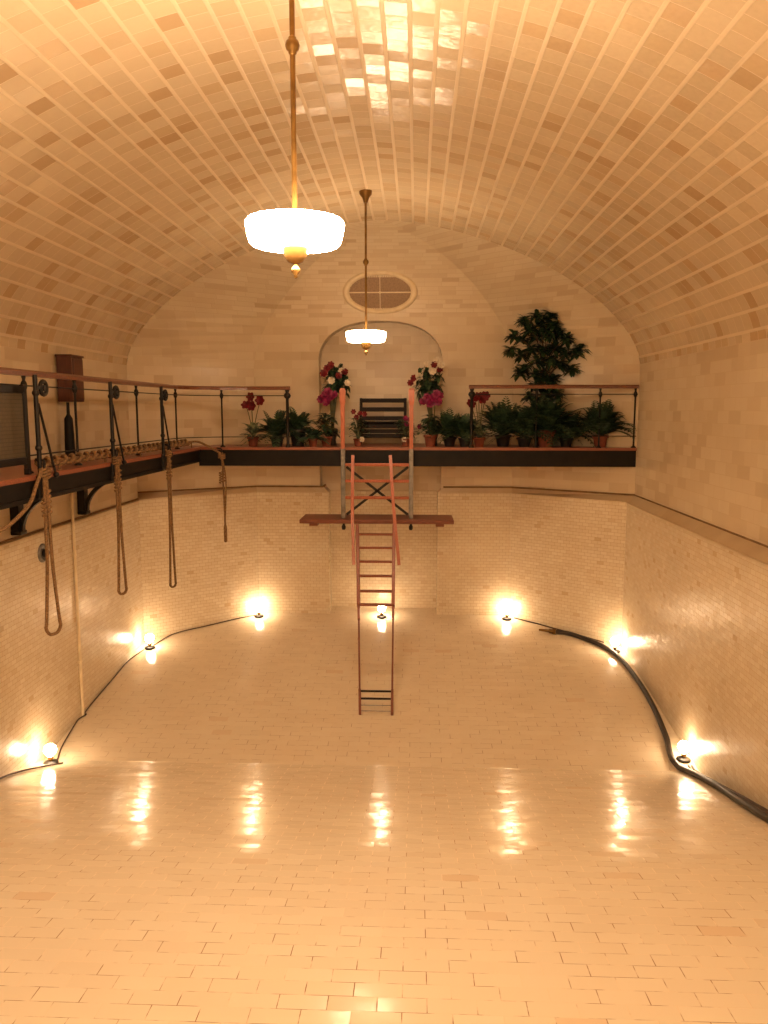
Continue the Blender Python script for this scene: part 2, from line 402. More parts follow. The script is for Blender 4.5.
# near end wall, behind the photographer
mb = MB(); pts = [(-HW, NEAR, 2.0), (HW, NEAR, 2.0)] + [(x, NEAR, z) for x, z in prof]
mb.face(pts, [(p[0]+10, p[2]) for p in pts]); mb.face([(-4.2, NEAR+.02, 1), (4.2, NEAR+.02, 1), (4.2, NEAR+.02, 2.9), (-4.2, NEAR+.02, 2.9)], [(0, 0), (8.4, 0), (8.4, 1.9), (0, 1.9)])
struct(mb, 'wall_front', M_upper)

# ------------------------------------------------------------------ gallery (walkway + far platform)
DZ = 3.743; WX = -3.05
g = thing('gallery', (WX, ARC, DZ), 'dark edged balcony running along the left wall and across the far end', 'balcony')
mb = MB()
def slab(mb, poly, z0, z1):
    mb.face([(x, y, z1) for x, y in poly]); mb.face([(x, y, z0) for x, y in poly][::-1])
    for a, b in zip(poly, poly[1:]+poly[:1]): mb.face([(*a, z0), (*b, z0), (*b, z1), (*a, z1)])
slab(mb, [(-4.19, NEAR+.05), (WX+.03, NEAR+.05), (WX+.03, ARC-.03), (4.215, ARC-.03), (2.38, U2Y-.02), (-2.38, U2Y-.02), (-4.19, ARC+.0)], DZ-.045, DZ)
slab(mb, [(AX-AW+.01, U2Y-.02), (AX+AW-.01, U2Y-.02), (AX+AW-.01, U2Y+AD-.01), (AX-AW+.01, U2Y+AD-.01)], DZ-.045, DZ)
part(mb, 'deck_boards', M_deck, g)
mb = MB(); zt = DZ-.047; zb = DZ-.25
mb.box((WX-.03, (NEAR+.05+ARC)/2, (zt+zb)/2), (.06, ARC-NEAR-.05, zt-zb))
mb.box((WX-.0, (NEAR+.05+ARC)/2, zb+.02), (.04, ARC-NEAR-.05, .04)); mb.box((WX+.0, (NEAR+.05+ARC)/2, zt-.02), (.04, ARC-NEAR-.05, .04))
part(mb, 'fascia_beam', M_fascia, g)
mb = MB(); zb = DZ-.315
mb.box(((4.215+WX)/2, ARC+.03, (zt+zb)/2), (4.215-WX, .06, zt-zb))
part(mb, 'fascia_beam', M_fascia, g)
# quarter-circle iron brackets on the left wall
for by in (5.2, 7.0, 8.8, 10.6):
    mb = MB(); zb = DZ-.25; mb.box((-4.03, by, 3.2), (.1, .13, .55)); mb.box((-4.02, by, 2.945), (.12, .16, .05), bev=.01)
    arc = []
    for k in range(13):
        t = PI/2*k/12; arc.append((-3.98+.72*(1-math.cos(t)), by, 2.97+.50*math.sin(t)))
    for a, b in zip(arc, arc[1:]): mb.bar(a, b, .05, .06, (0, 1, 0))
    mb.box((-3.62, by, zb-.015), (.82, .1, .03))
    part(mb, 'bracket', M_iron, g)

# ------------------------------------------------------------------ railings
def railing(root, path, posts, zr=4.715, ends=()):
    mb = MB(); pr = [Vector((x, y, zr)) for x, y in path]
    sec = [(-.045, -.028), (.045, -.028), (.045, .01), (.022, .032), (-.022, .032), (-.045, .01)]
    P = []
    for i, p in enumerate(pr):
        a = pr[max(i-1, 0)]; c = pr[min(i+1, len(pr)-1)]; t = (c-a).normalized(); sx = t.cross(Vector((0, 0, 1)))
        P.append([p+sx*q[0]+Vector((0, 0, q[1])) for q in sec])
    mb.grid(P, None, False, True); mb.face(P[0]); mb.face(P[-1][::-1])
    part(mb, 'handrail', M_rail, root)
    for h, r in ((-.12, .008), (-.80, .008)):
        mb = MB(); mb.tube([(x, y, zr+h) for x, y in path], r, 6); part(mb, 'rail_rod', M_iron, root)
    for i, (x, y) in enumerate(posts):
        mb = MB(); big = i in ends
        r = .026 if big else .014
        mb.lathe([(.045, 0), (.045, .012), (r*1.3, .03), (r, .06), (r, zr-DZ-.17), (r*1.9, zr-DZ-.15), (r*2.4, zr-DZ-.12), (r*1.9, zr-DZ-.09), (r, zr-DZ-.07), (r*1.5, zr-DZ-.035), (r*1.5, zr-DZ-.02)], (x, y, DZ), 10)
        part(mb, 'end_post' if big else 'baluster', M_iron, root)
rx0 = -3.2
rl = thing('gallery_railing', (rx0, 10, DZ), 'long wood capped iron railing along the left walkway, turning onto the far platform', 'railing')
path = [(rx0, y) for y in (NEAR+.1, 0, 4, 7, 9, 11, 12.1)]
path += [(rx0+.9*(1-math.cos(t))/1, 12.1+.86*math.sin(t)) for t in [PI/2*k/8 for k in range(1, 9)]]
path += [(-1.51, 12.96)]
path = [(x, min(y, 12.99)) for x, y in path]
posts = [(rx0, y) for y in (2.0, 3.75, 5.45, 7.5, 8.63, 10.56, 12.3)]+[(-2.64, 13.0), (-1.54, 13.0)]
path[-1] = (-1.49, 13.0); path = path[:-2] + [(-2.2, 12.99), (-1.49, 13.0)]
railing(rl, path, posts, ends=(len(posts)-1,))
rr = thing('gallery_railing', (2.8, 13.0, DZ), 'short wood capped iron railing in front of the tall bush on the far platform', 'railing')
railing(rr, [(1.46, 13.0), (2.2, 13.0), (3.2, 13.0), (4.205, 13.0)], [(1.51, 13.0), (2.57, 13.0), (3.6, 13.0), (4.17, 13.02)], ends=(0,), zr=4.735)

# screen panel in the nearest bay of the railing
s = thing('screen_panel', (rx0, 6.3, DZ), 'dark framed wire mesh panel at the left edge of the photo', 'panel')
mb = MB(); X = rx0+.06
for y in (5.5, 7.36): mb.box((X, y, 4.2), (.04, .07, .8), bev=.006)
for z in (3.88, 4.55): mb.box((X, 6.43, z), (.038, 1.8, .07), bev=.006)
for y in (5.5, 7.36): mb.box((X, y, DZ+.03), (.05, .05, .06))
part(mb, 'frame', M_iron, s)
mb = MB(); mb.box((X, 6.43, 4.215), (.012, 1.8, .62)); part(mb, 'wire_cloth', M_screen, s)

# ------------------------------------------------------------------ rope posts on the walkway edge
LP = ['iron rope post with pulley beside the screen panel, nearest of three', 'middle one of three iron rope posts along the walkway edge', 'farthest of three iron rope posts, next to the corner of the walkway']
rpost = None
for i, y in enumerate((7.32, 9.15, 11.0)):
    t = thing('rope_post', (-3.0, y, DZ), LP[i], 'post', 'rope posts along the left walkway')
    ORIG[t.name] = Vector((-3.0, y, DZ))
    mb = MB(); mb.tube([(-3.0, y, DZ-.03), (-3.0, y, 4.69)], .022, 10); mb.box((-3.005, y, DZ-.12), (.03, .1, .22), bev=.008); mb.ball((-3.0, y, 4.0), .034); mb.ball((-3.0, y, 4.52), .034)
    part(mb, 'post', M_iron, t)
    mb = MB(); c = Vector((-2.985, y+.13, 4.57))
    mb.tube([c+Vector((0, .065*math.cos(a), .065*math.sin(a))) for a in [2*PI*k/16 for k in range(16)]], .02, 8, closed=True)
    mb.bar((-2.99, y, 4.57), (-2.985, y+.13, 4.57), .02, .03); mb.lathe([(.03, -.015), (.03, .015)], c, 10, Matrix.Rotation(PI/2, 3, 'Y'))
    part(mb, 'pulley', M_iron, t)
    mb = MB(); mb.tube([(-2.99, y+.02, 4.42), (-2.985, y+.30, DZ-.04)], .013, 8); mb.ball((-2.985, y+.30, DZ-.02), .03)
    part(mb, 'brace', M_iron, t)

# rope wound round the bar along the walkway edge
t = thing('wound_rope', (-3.02, 10, DZ+.1), 'thick rope wound in a spiral along the walkway edge', 'rope')
mb = MB(); y0, y1 = 7.45, 12.55
mb.tube([(-3.1+.0*k, y0+(y1-y0)*k/20, DZ+.1) for k in range(21)], .018, 8)
for k in range(5): mb.tube([(-3.1, y0+.5+k*1.2, DZ), (-3.1, y0+.5+k*1.2, DZ+.1)], .012, 6)
part(mb, 'bar', M_rope, t)
mb = MB(); pts = []; nt_ = 27
for k in range(nt_*12+1):
    a = 2*PI*k/12; pts.append((-3.1+.04*math.cos(a), y0+(y1-y0)*k/(nt_*12), DZ+.1+.04*math.sin(a)))
mb.tube(pts, .021, 6); part(mb, 'winding', M_rope, t)
mb = MB(); mb.tube(spline([(-3.1, 12.55, DZ+.1), (-3.0, 12.85, DZ+.09), (-2.78, 12.9, DZ-.03), (-2.63, 12.91, DZ-.12)], 6), .018, 6); part(mb, 'tail', M_rope, t)

# hanging ropes
def hang_rope(x, y, top, bot, wid, label, alongY=True, knot=.0, loop=True):
    t = thing('hanging_rope', (x, y, top), label, 'rope', 'ropes hanging from the balcony edge')
    d = Vector((.45, .9, 0)).normalized() if alongY else Vector((1, 0, 0))
    c = Vector((x, y, 0)); L = top-bot
    mb = MB()
    if loop:
        r = wid/2; nk = top-knot
        pts = [c-d*.012+Vector((0, 0, top)), c-d*.02+Vector((0, 0, nk-.05)), c-d*(r*.35)+Vector((0, 0, nk-(nk-bot)*.45)), c-d*r*.85+Vector((0, 0, bot+r*1.9)), c-d*r*.98+Vector((0, 0, bot+r*.9)), c-d*r*.62+Vector((0, 0, bot+r*.18)),
               c+Vector((0, 0, bot)), c+d*r*.62+Vector((0, 0, bot+r*.18)), c+d*r*.98+Vector((0, 0, bot+r*.9)), c+d*r*.85+Vector((0, 0, bot+r*1.9)), c+d*(r*.35)+Vector((0, 0, nk-(nk-bot)*.45)), c+d*.02+Vector((0, 0, nk-.05)), c+d*.012+Vector((0, 0, top))]
        mb.tube(spline(pts, 6), .0165, 8)
    else:
        mb.tube(spline([c+Vector((0, 0, top)), c+d*.02+Vector((0, 0, top-L*.4)), c+d*.03+Vector((0, 0, bot+.3)), c+d*.03+Vector((0, 0, bot))], 6), .016, 8)
        mb.tube(spline([c+Vector((0, 0, top)), c+d*.06+Vector((0, 0, top-L*.25)), c+d*.05+Vector((0, 0, top-L*.5)), c+d*.03+Vector((0, 0, bot+.35))], 6), .013, 8)
        mb.lathe([(.012, 0), (.03, .02), (.03, .25), (.018, .3)], c+d*.03+Vector((0, 0, bot-.02)), 10)
    part(mb, 'rope_strand', M_rope, t)
    mb = MB()
    for k, z in enumerate((top-.04, top-.02)):
        for q in range(3): mb.tube([c+d*(.026*math.cos(a)+(-.02 if k else .02))+Vector((.024*math.sin(a), 0, z+q*.03+.012*math.cos(a))) for a in [2*PI*j/10 for j in range(10)]], .013, 6, closed=True)
    for sg in (-1, 1):
        z0 = top-knot*.55 if knot else top-.2
        pts = []
        for k in range(40):
            a = 2*PI*k/8; pts.append(c+d*(sg*.026+.016*math.cos(a))+Vector((.016*math.sin(a), 0, z0-(.26 if sg > 0 else .2)*k/40-(.0 if sg > 0 else .06))))
        mb.tube(pts, .011, 6)
    part(mb, 'knot', M_rope, t)
    mb = MB(); mb.tube([c+Vector((.0, 0, top+.12)), c+Vector((0, 0, top+.03))], .014, 6); mb.tube([c+Vector((-.08, .0, top+.13)), c+Vector((0, 0, top+.12))], .014, 6)
    mb.tube([c+d*(.035*math.cos(a))+Vector((0, 0, top+.035*math.sin(a))) for a in [2*PI*j/12 for j in range(12)]], .01, 6, closed=True)
    part(mb, 'hook', M_iron, t)
    return t
hang_rope(-2.96, 7.33, 3.76, 2.17, .17, 'long knotted rope loop hanging nearest, in front of the left bracket and round wall fitting', knot=.3)
hang_rope(-2.96, 9.15, 3.76, 2.14, .13, 'rope loop hanging second from the left, beside the far bracket', knot=.2)
hang_rope(-2.96, 11.1, 3.74, 1.78, .12, 'narrow rope loop hanging third from the left, just before the balcony corner', knot=.2)
hang_rope(-2.64, 12.9, 3.60, 2.16, .05, 'short single rope end hanging from the far platform, farthest of the hanging ropes', alongY=False, loop=False, knot=.0)
mb = MB(); mb.tube(spline([(-2.97, 7.3, 3.80), (-2.97, 7.17, 3.66), (-2.97, 7.02, 3.5), (-2.97, 6.7, 3.375), (-2.97, 6.45, 3.33), (-2.97, 6.0, 3.32), (-2.97, 5.6, 3.45), (-2.97, 5.35, 3.62)], 6), .018, 8)
solo(mb, 'draped_rope', M_rope, 'rope sagging out of the left edge of the photo from the nearest rope post', 'rope')

# ------------------------------------------------------------------ wooden box on the left wall, fitting, pipe
t = thing('wall_cabinet', (-4.2, 10.3, 4.45), 'dark brown wooden box mounted high on the left wall behind the railing', 'cabinet')
mb = MB(); mb.box((-4.095, 10.55, 4.77), (.21, .36, .60), bev=.012); mb.box((-4.09, 10.55, 5.08), (.23, .39, .03), bev=.006)
part(mb, 'body', M_cabinet, t)
mb = MB(); mb.box((-3.985, 10.55, 4.77), (.02, .30, .54), bev=.006); part(mb, 'door', M_cabinet, t)
mb = MB(); mb.box((-3.99, 10.37, 4.77), (.014, .014, .56)); part(mb, 'corner_strip', M_rail, t)
mb = MB(); mb.lathe([(.02, .72), (.022, .56), (.055, .5), (.062, .3), (.068, 0)], (-4.09, 10.42, DZ+.0), 12); part(mb, 'pipe', M_fascia, t)
t = thing('wall_fitting', (-4.06, 9.41, 2.59), 'round dark metal fitting on the left pool wall beside the nearest rope', 'fitting')
rot = Matrix.Rotation(PI/2, 3, 'Y')
mb = MB(); mb.lathe([(.12, 0), (.12, .015), (.095, .03), (.085, .02), (.0001, .02)], (-4.06, 9.41, 2.59), 20, rot); part(mb, 'flange', M_steel, t)
mb = MB(); mb.lathe([(.05, .018), (.05, .06), (.035, .08), (.0001, .08)], (-4.06, 9.41, 2.59), 16, rot); part(mb, 'cap', M_iron, t)
mb = MB(); mb.tube([(-4.035, 10.27, zf(10.27)+.0), (-4.035, 10.27, 3.40)], .022, 8)
for z in (.9, 2.4): mb.box((-4.04, 10.27, z), (.04, .07, .03))
solo(mb, 'drain_pipe', M_pipe, 'thin cream pipe running up the left pool wall to the balcony', 'pipe')
# ------------------------------------------------------------------ diving frame
t = thing('diving_frame', (-.05, 12.9, 2.56), 'orange topped diving frame with a wide board hung below the far platform', 'diving frame')
BY = 12.9
for x in (-.61, .52):
    mb = MB(); mb.box((x, BY, (2.56+DZ)/2), (.075, .05, DZ-2.56), bev=.008); part(mb, 'post', M_steel, t)
    mb = MB(); P = []
    for z, w, dd in ((DZ-.02, .062, .06), (DZ+.3, .066, .06), (DZ+.7, .07, .062), (DZ+.76, .095, .07), (DZ+.93, .098, .07), (DZ+.97, .07, .05)):
        P.append([(x-w/2, BY-dd/2, z), (x+w/2, BY-dd/2, z), (x+w/2, BY+dd/2, z), (x-w/2, BY+dd/2, z)])
    mb.grid(P, None, False, True); mb.face(P[0][::-1]); mb.face(P[-1])
    part(mb, 'hand_post', M_orange, t)
for z in (3.46, 3.19, 2.91):
    mb = MB(); mb.box((-.045, BY+.01, z), (1.06, .055, .05), bev=.008); part(mb, 'rung', M_orange, t)
for a, b in (((-.56, 3.42), (.47, 2.62)), ((.47, 3.42), (-.56, 2.62))):
    mb = MB(); mb.bar((a[0], BY+.06, a[1]), (b[0], BY+.06, b[1]), .012, .042, (0, 0, 1)); part(mb, 'cross_brace', M_iron, t)
mb = MB(); mb.box((-.05, 13.1, 2.525), (2.56, .72, .065), bev=.012); part(mb, 'board', M_board, t)
for x in (-.6, .52):
    mb = MB(); mb.lathe([(.022, -.12), (.034, -.1), (.034, -.06), (.02, -.04), (.02, 0)], (x, 12.84, 2.5), 10); part(mb, 'bolt', M_iron, t)
for x in (-1.1, 1.0):
    mb = MB(); mb.box((x, 13.1, 2.47), (.14, .66, .05), bev=.008); part(mb, 'batten', M_board, t)

# ------------------------------------------------------------------ ladder down to the pool floor
FY, FZ = 10.38, zf(10.38); SL = 1.0
def lad(y): return FZ+SL*(y-FY)
t = thing('pool_ladder', (.06, FY, FZ), 'long orange wooden ladder sloping from the diving board to the pool floor', 'ladder')
def lp(x, y, off=0): return Vector((x, y-off*.7, lad(y)+off*.7))
def lx(y, k): return .061-.051*(y-FY)+k*(.2225+.034*(y-FY))
for sg in (-1, 1):
    mb = MB(); mb.bar(lp(lx(11.62, sg), 11.62), lp(lx(12.7, sg), 12.7), .05, .13, (0, -.7, .7), bev=.008)
    mb.bar(lp(lx(11.46, sg), 11.46), lp(lx(11.63, sg), 11.63), .036, .06, (0, -.7, .7))
    part(mb, 'stringer', M_ladder, t)
    mb = MB(); mb.tube([lp(lx(10.6, sg), 10.6), lp(lx(11.5, sg), 11.5)], .014, 8); mb.bar(lp(lx(FY+.01, sg), FY+.01), lp(lx(10.66, sg), 10.66), .036, .045, (0, -.7, .7), bev=.005)
    part(mb, 'leg', M_board, t)
    top = Vector((-.43 if sg < 0 else .18, 12.72, 3.62)); bot = Vector((-.376 if sg < 0 else .339, 12.12, 1.93))
    mid = top.lerp(bot, .5)+Vector((-.01 if sg < 0 else -.012, -.08, .02))
    mb = MB(); sp = spline([top, mid, bot], 6)
    for a, b in zip(sp, sp[1:]): mb.bar(a, b+(b-a)*.03, .05, .06, (0, -.7, .7))
    part(mb, 'handrail', M_orange, t)
for y in (12.58, 12.39, 12.2, 12.01, 11.81, 11.64):
    mb = MB(); mb.box((lx(y, 0), y+.02, lad(y)), (lx(y, 1)-lx(y, -1), .1, .026), bev=.006); part(mb, 'tread', M_ladder, t)
for y in (10.64, 10.56):
    mb = MB(); mb.tube([lp(lx(y, -1), y), lp(lx(y, 1), y)], .016, 8); part(mb, 'rung', M_bench, t)
for y in (10.49, 10.43):
    mb = MB(); mb.tube([lp(lx(y, -1), y), lp(lx(y, 1), y)], .006, 6); part(mb, 'thin_rung', M_steel, t)

# ------------------------------------------------------------------ slatted seat
t = thing('slatted_bench', (0, 13.9, DZ), 'dark slatted wooden bench standing in front of the arched alcove', 'bench')
by = 13.95
for x in (-.40, .40):
    mb = MB(); mb.bar((x, by+.12, DZ), (x, by+.32, 4.57), .05, .05, (0, 1, 0), bev=.006); part(mb, 'back_post', M_bench, t)
    mb = MB(); mb.box((x, by-.28, DZ+.2), (.05, .05, .4), bev=.006); part(mb, 'leg', M_bench, t)
    mb = MB(); mb.box((x, by-.06, DZ+.36), (.04, .44, .06)); part(mb, 'side_rail', M_bench, t)
for z in (4.53, 4.37, 4.21):
    mb = MB(); mb.box((0, by+.085+.2*(z-DZ)/.83, z), (.82, .025, .075), Euler((-.24, 0, 0)), bev=.005); part(mb, 'back_slat', M_bench, t)
for k in range(5):
    mb = MB(); mb.box((0, by-.27+k*.1, DZ+.41-.012*k), (.86, .085, .025), bev=.005); part(mb, 'seat_slat', M_bench, t)
for z in (DZ+.34, DZ+.25, DZ+.17):
    mb = MB(); mb.box((0, by-.285, z), (.8, .03, .07), bev=.005); part(mb, 'front_rail', M_bench, t)

# ------------------------------------------------------------------ oval vent in the half dome
vz0 = 6.42; D = (U2Y-ARC); uu = (vz0-ZD)/(ZT-ZD); vy = ARC+D*math.sqrt(1-uu*uu)
slope = -D*uu/(ZT-ZD)/math.sqrt(1-uu*uu)                                   # dY/dz
vt = thing('ceiling_vent', (-.05, vy-.02, vz0), 'oval grey mesh vent with pale rim above the alcove arch', 'vent')
tang = Vector((0, slope, 1)).normalized(); nrm = Vector((1, 0, 0)).cross(tang)
def vp(a, b, o): return Vector((-.05, vy-.02, vz0))+Vector((1, 0, 0))*a+tang*b-nrm*o*(-1 if nrm.y < 0 else 1)
mb = MB(); P = []
for k in range(48):
    a = 2*PI*k/48; c, sn = math.cos(a), math.sin(a)
    P.append([vp(c*.66, sn*.38, -.05), vp(c*.66, sn*.38, .02), vp(c*.62, sn*.35, .035), vp(c*.56, sn*.305, .03), vp(c*.54, sn*.29, .0)])
P.append(P[0]); mb.grid(P, None, True); part(mb, 'rim', M_pipe, vt)
mb = MB(); mb.face([vp(math.cos(2*PI*k/48)*.55, math.sin(2*PI*k/48)*.30, .004) for k in range(48)])
for k in range(-13, 14):
    a = k*.04; h = .29*math.sqrt(max(1-(a/.55)**2, 0)); mb.bar(vp(a, -h, .01), vp(a, h, .01), .006, .006, (0, -1, 0))
part(mb, 'mesh', M_grille, vt)
mb = MB(); mb.bar(vp(-.55, .0, .02), vp(.55, 0, .02), .014, .02, tang); mb.bar(vp(0, -.29, .02), vp(0, .29, .02), .01, .012, (1, 0, 0)); mb.ball(vp(0, 0, .02), .025)
part(mb, 'crossbar', M_pipe, vt)

# ------------------------------------------------------------------ pendant lamps
def pendant(x, y, label, shade=None):
    zt_ = vz(x)
    t = thing('pendant_lamp', (x, y, zt_), label, 'pendant lamp', 'pendant lamps under the vault')
    mb = MB(); mb.lathe([(.03, -.16), (.035, -.13), (.05, -.09), (.085, -.05), (.09, -.02), (.09, .02)], (x, y, zt_), 20); part(mb, 'canopy', M_brass, t)
    mb = MB(); mb.tube([(x, y, zt_-.14), (x, y, 5.40)], .016, 10); part(mb, 'rod', M_brass, t)
    mb = MB(); mb.lathe([(.016, -.05), (.024, -.042), (.022, -.034), (.036, -.022), (.042, 0), (.036, .022), (.022, .034), (.024, .042), (.016, .05)], (x, y, 6.42), 16); part(mb, 'joint', M_brass, t)
    mb = MB(); mb.lathe([(.02, 5.465), (.26, 5.463), (.28, 5.458), (.29, 5.445), (.29, 5.43), (.277, 5.365), (.268, 5.335), (.255, 5.322), (.1, 5.315), (.02, 5.315)], (x, y, 0), 40)
    sh = part(mb, 'glass_shade', shade or M_shade, t)
    mb = MB(); mb.lathe([(.02, 5.215), (.045, 5.225), (.066, 5.255), (.07, 5.285), (.076, 5.3), (.076, 5.315), (.05, 5.315)], (x, y, 0), 20); part(mb, 'cup', M_brass, t)
    mb = MB(); mb.lathe([(.001, 5.13), (.012, 5.138), (.01, 5.15), (.026, 5.168), (.028, 5.185), (.012, 5.205), (.016, 5.22)], (x, y, 0), 14); part(mb, 'finial', M_brass, t)
    return t
pendant(-.12, 4.73, 'large looking near pendant lamp with glowing drum shade on a long brass rod')
pendant(-.12, -2.0, 'unseen pendant lamp added behind the photographer to light the near end', M_shade_added)  # added lamp out of view, brightens the near end
pendant(-.12, 11.3, 'farther pendant lamp with glowing drum shade, hanging before the alcove arch', M_shade_far)

# ------------------------------------------------------------------ footlights on the pool floor
FL = [(-3.86, 8.92, 'glowing footlight nearest the left edge of the photo, at the pool wall base'),
      (-3.86, 12.55, 'glowing footlight in the left far corner where the pool wall angles'),
      (-2.30, 14.02, 'glowing footlight left of the ladder at the base of the far wall'),
      (-.02, 14.05, 'glowing footlight seen through the ladder at the far recess'),
      (2.28, 14.02, 'glowing footlight right of the ladder at the base of the far wall'),
      (3.9, 12.64, 'glowing footlight behind the upper bend of the hose, in the right far corner'),
      (3.955, 9.40, 'glowing footlight against the right pool wall beside the lower hose bend')]
proto = None
for x, y, lab in FL:
    if proto is None:
        t = proto = thing('footlight', (x, y, zf(y)), lab, 'footlight', 'footlights round the pool floor')
        z = zf(y)
        mb = MB(); mb.lathe([(.085, -.01), (.09, .012), (.075, .025), (.03, .032), (.022, .04)], (x, y, z), 20); part(mb, 'base', M_iron, t)
        mb = MB(); mb.lathe([(.02, .035), (.03, .05), (.032, .085), (.026, .092)], (x, y, z), 14); part(mb, 'socket', M_brass, t)
        mb = MB(); mb.lathe([(.024, .088), (.032, .1), (.062, .13), (.076, .17), (.07, .205), (.044, .235), (.001, .247)], (x, y, z), 20); part(mb, 'bulb', M_bulb, t)
    else:
        t = copy_tree(proto); t.location = (x, y, zf(y)); t['label'] = lab

# ------------------------------------------------------------------ hose and cables
HP = [(3.05, 13.35), (3.264, 13.29), (3.50, 13.06), (3.74, 12.75), (3.90, 12.3), (3.965, 11.51), (3.96, 10.73), (3.89, 9.915), (3.835, 9.6), (3.80, 9.36), (3.825, 9.16), (3.87, 8.95), (3.895, 8.71), (3.90, 8.42), (3.905, 8.08), (3.88, 7.68), (3.86, 7.25), (3.855, 6.9), (3.9, 6.0), (3.92, 4.5)]
t = thing('hose', (3.05, 13.35, zf(13.35)), 'thick black rubber hose snaking along the right pool wall', 'hose')
mb = MB(); mb.tube([Vector((p.x, p.y, zf(p.y)+.039)) for p in spline([(x, y, 0) for x, y in HP], 8)], .037, 12); part(mb, 'tube', M_hose, t)
mb = MB(); a = Vector((3.06, 13.34, zf(13.34)+.045)); b = Vector((2.78, 13.46, zf(13.46)+.03)); d = (b-a)
mb.tube([a, a+d*.2, a+d*.22, a+d*.4, a+d*.42, a+d*.9, a+d], [.05, .05, .04, .04, .028, .022, .016], 12); tag(part(mb, 'coupling', M_brass, t), 'brass hose coupling')
mb = MB(); mb.tube([Vector((p.x, p.y, zf(p.y)+.014)) for p in spline([(2.42, 14.05, 0), (2.6, 13.92, 0), (2.8, 13.78, 0), (3.1, 13.54, 0), (3.45, 13.27, 0), (3.8, 12.98, 0)], 6)], .012, 8)
solo(mb, 'power_cable', M_cable, 'thin brown cable along the wall base behind the end of the hose', 'cable')
mb = MB(); mb.tube([Vector((p.x, p.y, zf(p.y)+.014)) for p in spline([(-3.84, 9.02, 0), (-3.95, 9.4, 0), (-4.03, 10.0, 0), (-4.035, 10.15, 0), (-3.99, 10.27, 0), (-4.035, 10.4, 0), (-4.035, 11.5, 0), (-4.03, 12.0, 0), (-3.93, 12.46, 0)], 6)], .009, 8)  # thin tube standing in for the dark crack at the wall base
solo(mb, 'power_cable', M_cable, 'dark crack along the left wall base between the two left footlights, modelled as a thin cable', 'cable')
mb = MB(); mb.tube([Vector((p.x, p.y, zf(p.y)+.014)) for p in spline([(-3.82, 12.64, 0), (-3.62, 13.14, 0), (-3.1, 13.54, 0), (-2.7, 13.85, 0), (-2.38, 14.05, 0)], 6)], .009, 8)
solo(mb, 'power_cable', M_cable, 'thin dark cable along the angled left corner of the far wall', 'cable')
mb = MB(); mb.tube([Vector((p.x, p.y, zf(p.y)+.014)) for p in spline([(-3.7, 8.9, 0), (-3.82, 8.7, 0), (-3.95, 8.4, 0), (-3.99, 8.0, 0), (-3.98, 7.0, 0), (-3.99, 5.0, 0)], 6)], .011, 8)
solo(mb, 'power_cable', M_cable, 'dark cable leaving the left edge of the photo from the nearest footlight', 'cable')
mb = MB()
for o in (0, .04): mb.tube([Vector((p.x+o, p.y, zf(p.y)+.014)) for p in spline([(3.965, 9.25, 0), (3.97, 8.9, 0), (3.97, 8.5, 0), (3.985, 7.9, 0), (3.985, 7.0, 0), (3.985, 5.5, 0)], 6)], .012, 8)
solo(mb, 'power_cable', M_cable, 'pair of thin cables between the hose and the right pool wall', 'cable')

# ------------------------------------------------------------------ plants
def wall_y(x):
    x = abs(x)
    if x < AW-.05: return U2Y+AD-.03
    if x < U2X: return U2Y-.03
    return U2Y-(x-U2X)*(U2Y-ARC)/(HW-U2X)-.04
def clampv(p):
    p = Vector(p); p.x = max(min(p.x, 4.17), -4.17)
    lim = wall_y(p.x)
    if p.y > lim: p.y = lim-.002*R.random()
    return p
def leaf(mb, base, d, L, W, droop=.3, up=Vector((0, 0, 1)), n=3):
    d = Vector(d).normalized(); sx = d.cross(up)
    if sx.length < 1e-3: sx = Vector((1, 0, 0))
    sx.normalize(); pl = []; pr = []; c = []
    for k in range(n+1):
        t = k/n; w = W*math.sin(PI*min(t*.92+.06, 1))**.8*.5
        q = Vector(base)+d*L*t-up*droop*L*t*t
        c.append(clampv(q)); pl.append(clampv(q-sx*w+up*w*.25)); pr.append(clampv(q+sx*w+up*w*.25))
    mb.grid([pl, c, pr], None, True)
def frond(mb, base, d, L, droop, w, n=11):
    d = Vector(d).normalized(); up = Vector((0, 0, 1)); sx = d.cross(up)
    if sx.length < 1e-3: sx = Vector((1, 0, 0))
    sx.normalize(); pts = []
    for k in range(n+1):
        t = k/n; q = Vector(base)+d*L*t-up*droop*L*t*t; q.z = max(q.z, DZ+.03); pts.append(clampv(q))
    mb.tube(pts, [.006*(1-.7*k/n) for k in range(n+1)], 4, caps=False)
    for k in range(2, n+1):
        t = k/n; ll = w*math.sin(PI*(t*.82+.12))+.01; tg = (pts[k]-pts[k-1]).normalized()
        for sg in (-1, 1):
            dd = (sx*sg+tg*.55-up*.15).normalized(); a = pts[k]; b = clampv(a+dd*ll)
            b.z = max(b.z, DZ+.012)
            mid = a.lerp(b, .45); wv_ = tg*ll*.21
            mb.face([a, clampv(mid-wv_), b, clampv(mid+wv_)])
def pot(mb, x, y, r, h, z=DZ):
    mb.lathe([(r*.68, 0), (r*.9, h*.78), (r*.93, h*.8), (r*1.04, h*.8), (r*1.04, h), (r*.92, h), (r*.88, h*.86)], (x, y, z), 18)
def soil(x, y, r, h, t):
    mb = MB(); mb.lathe([(r*.86, h*.80), (r*.88, h*.88), (.001, h*.92)], (x, y, DZ), 16); part(mb, 'soil', M_soil, t)
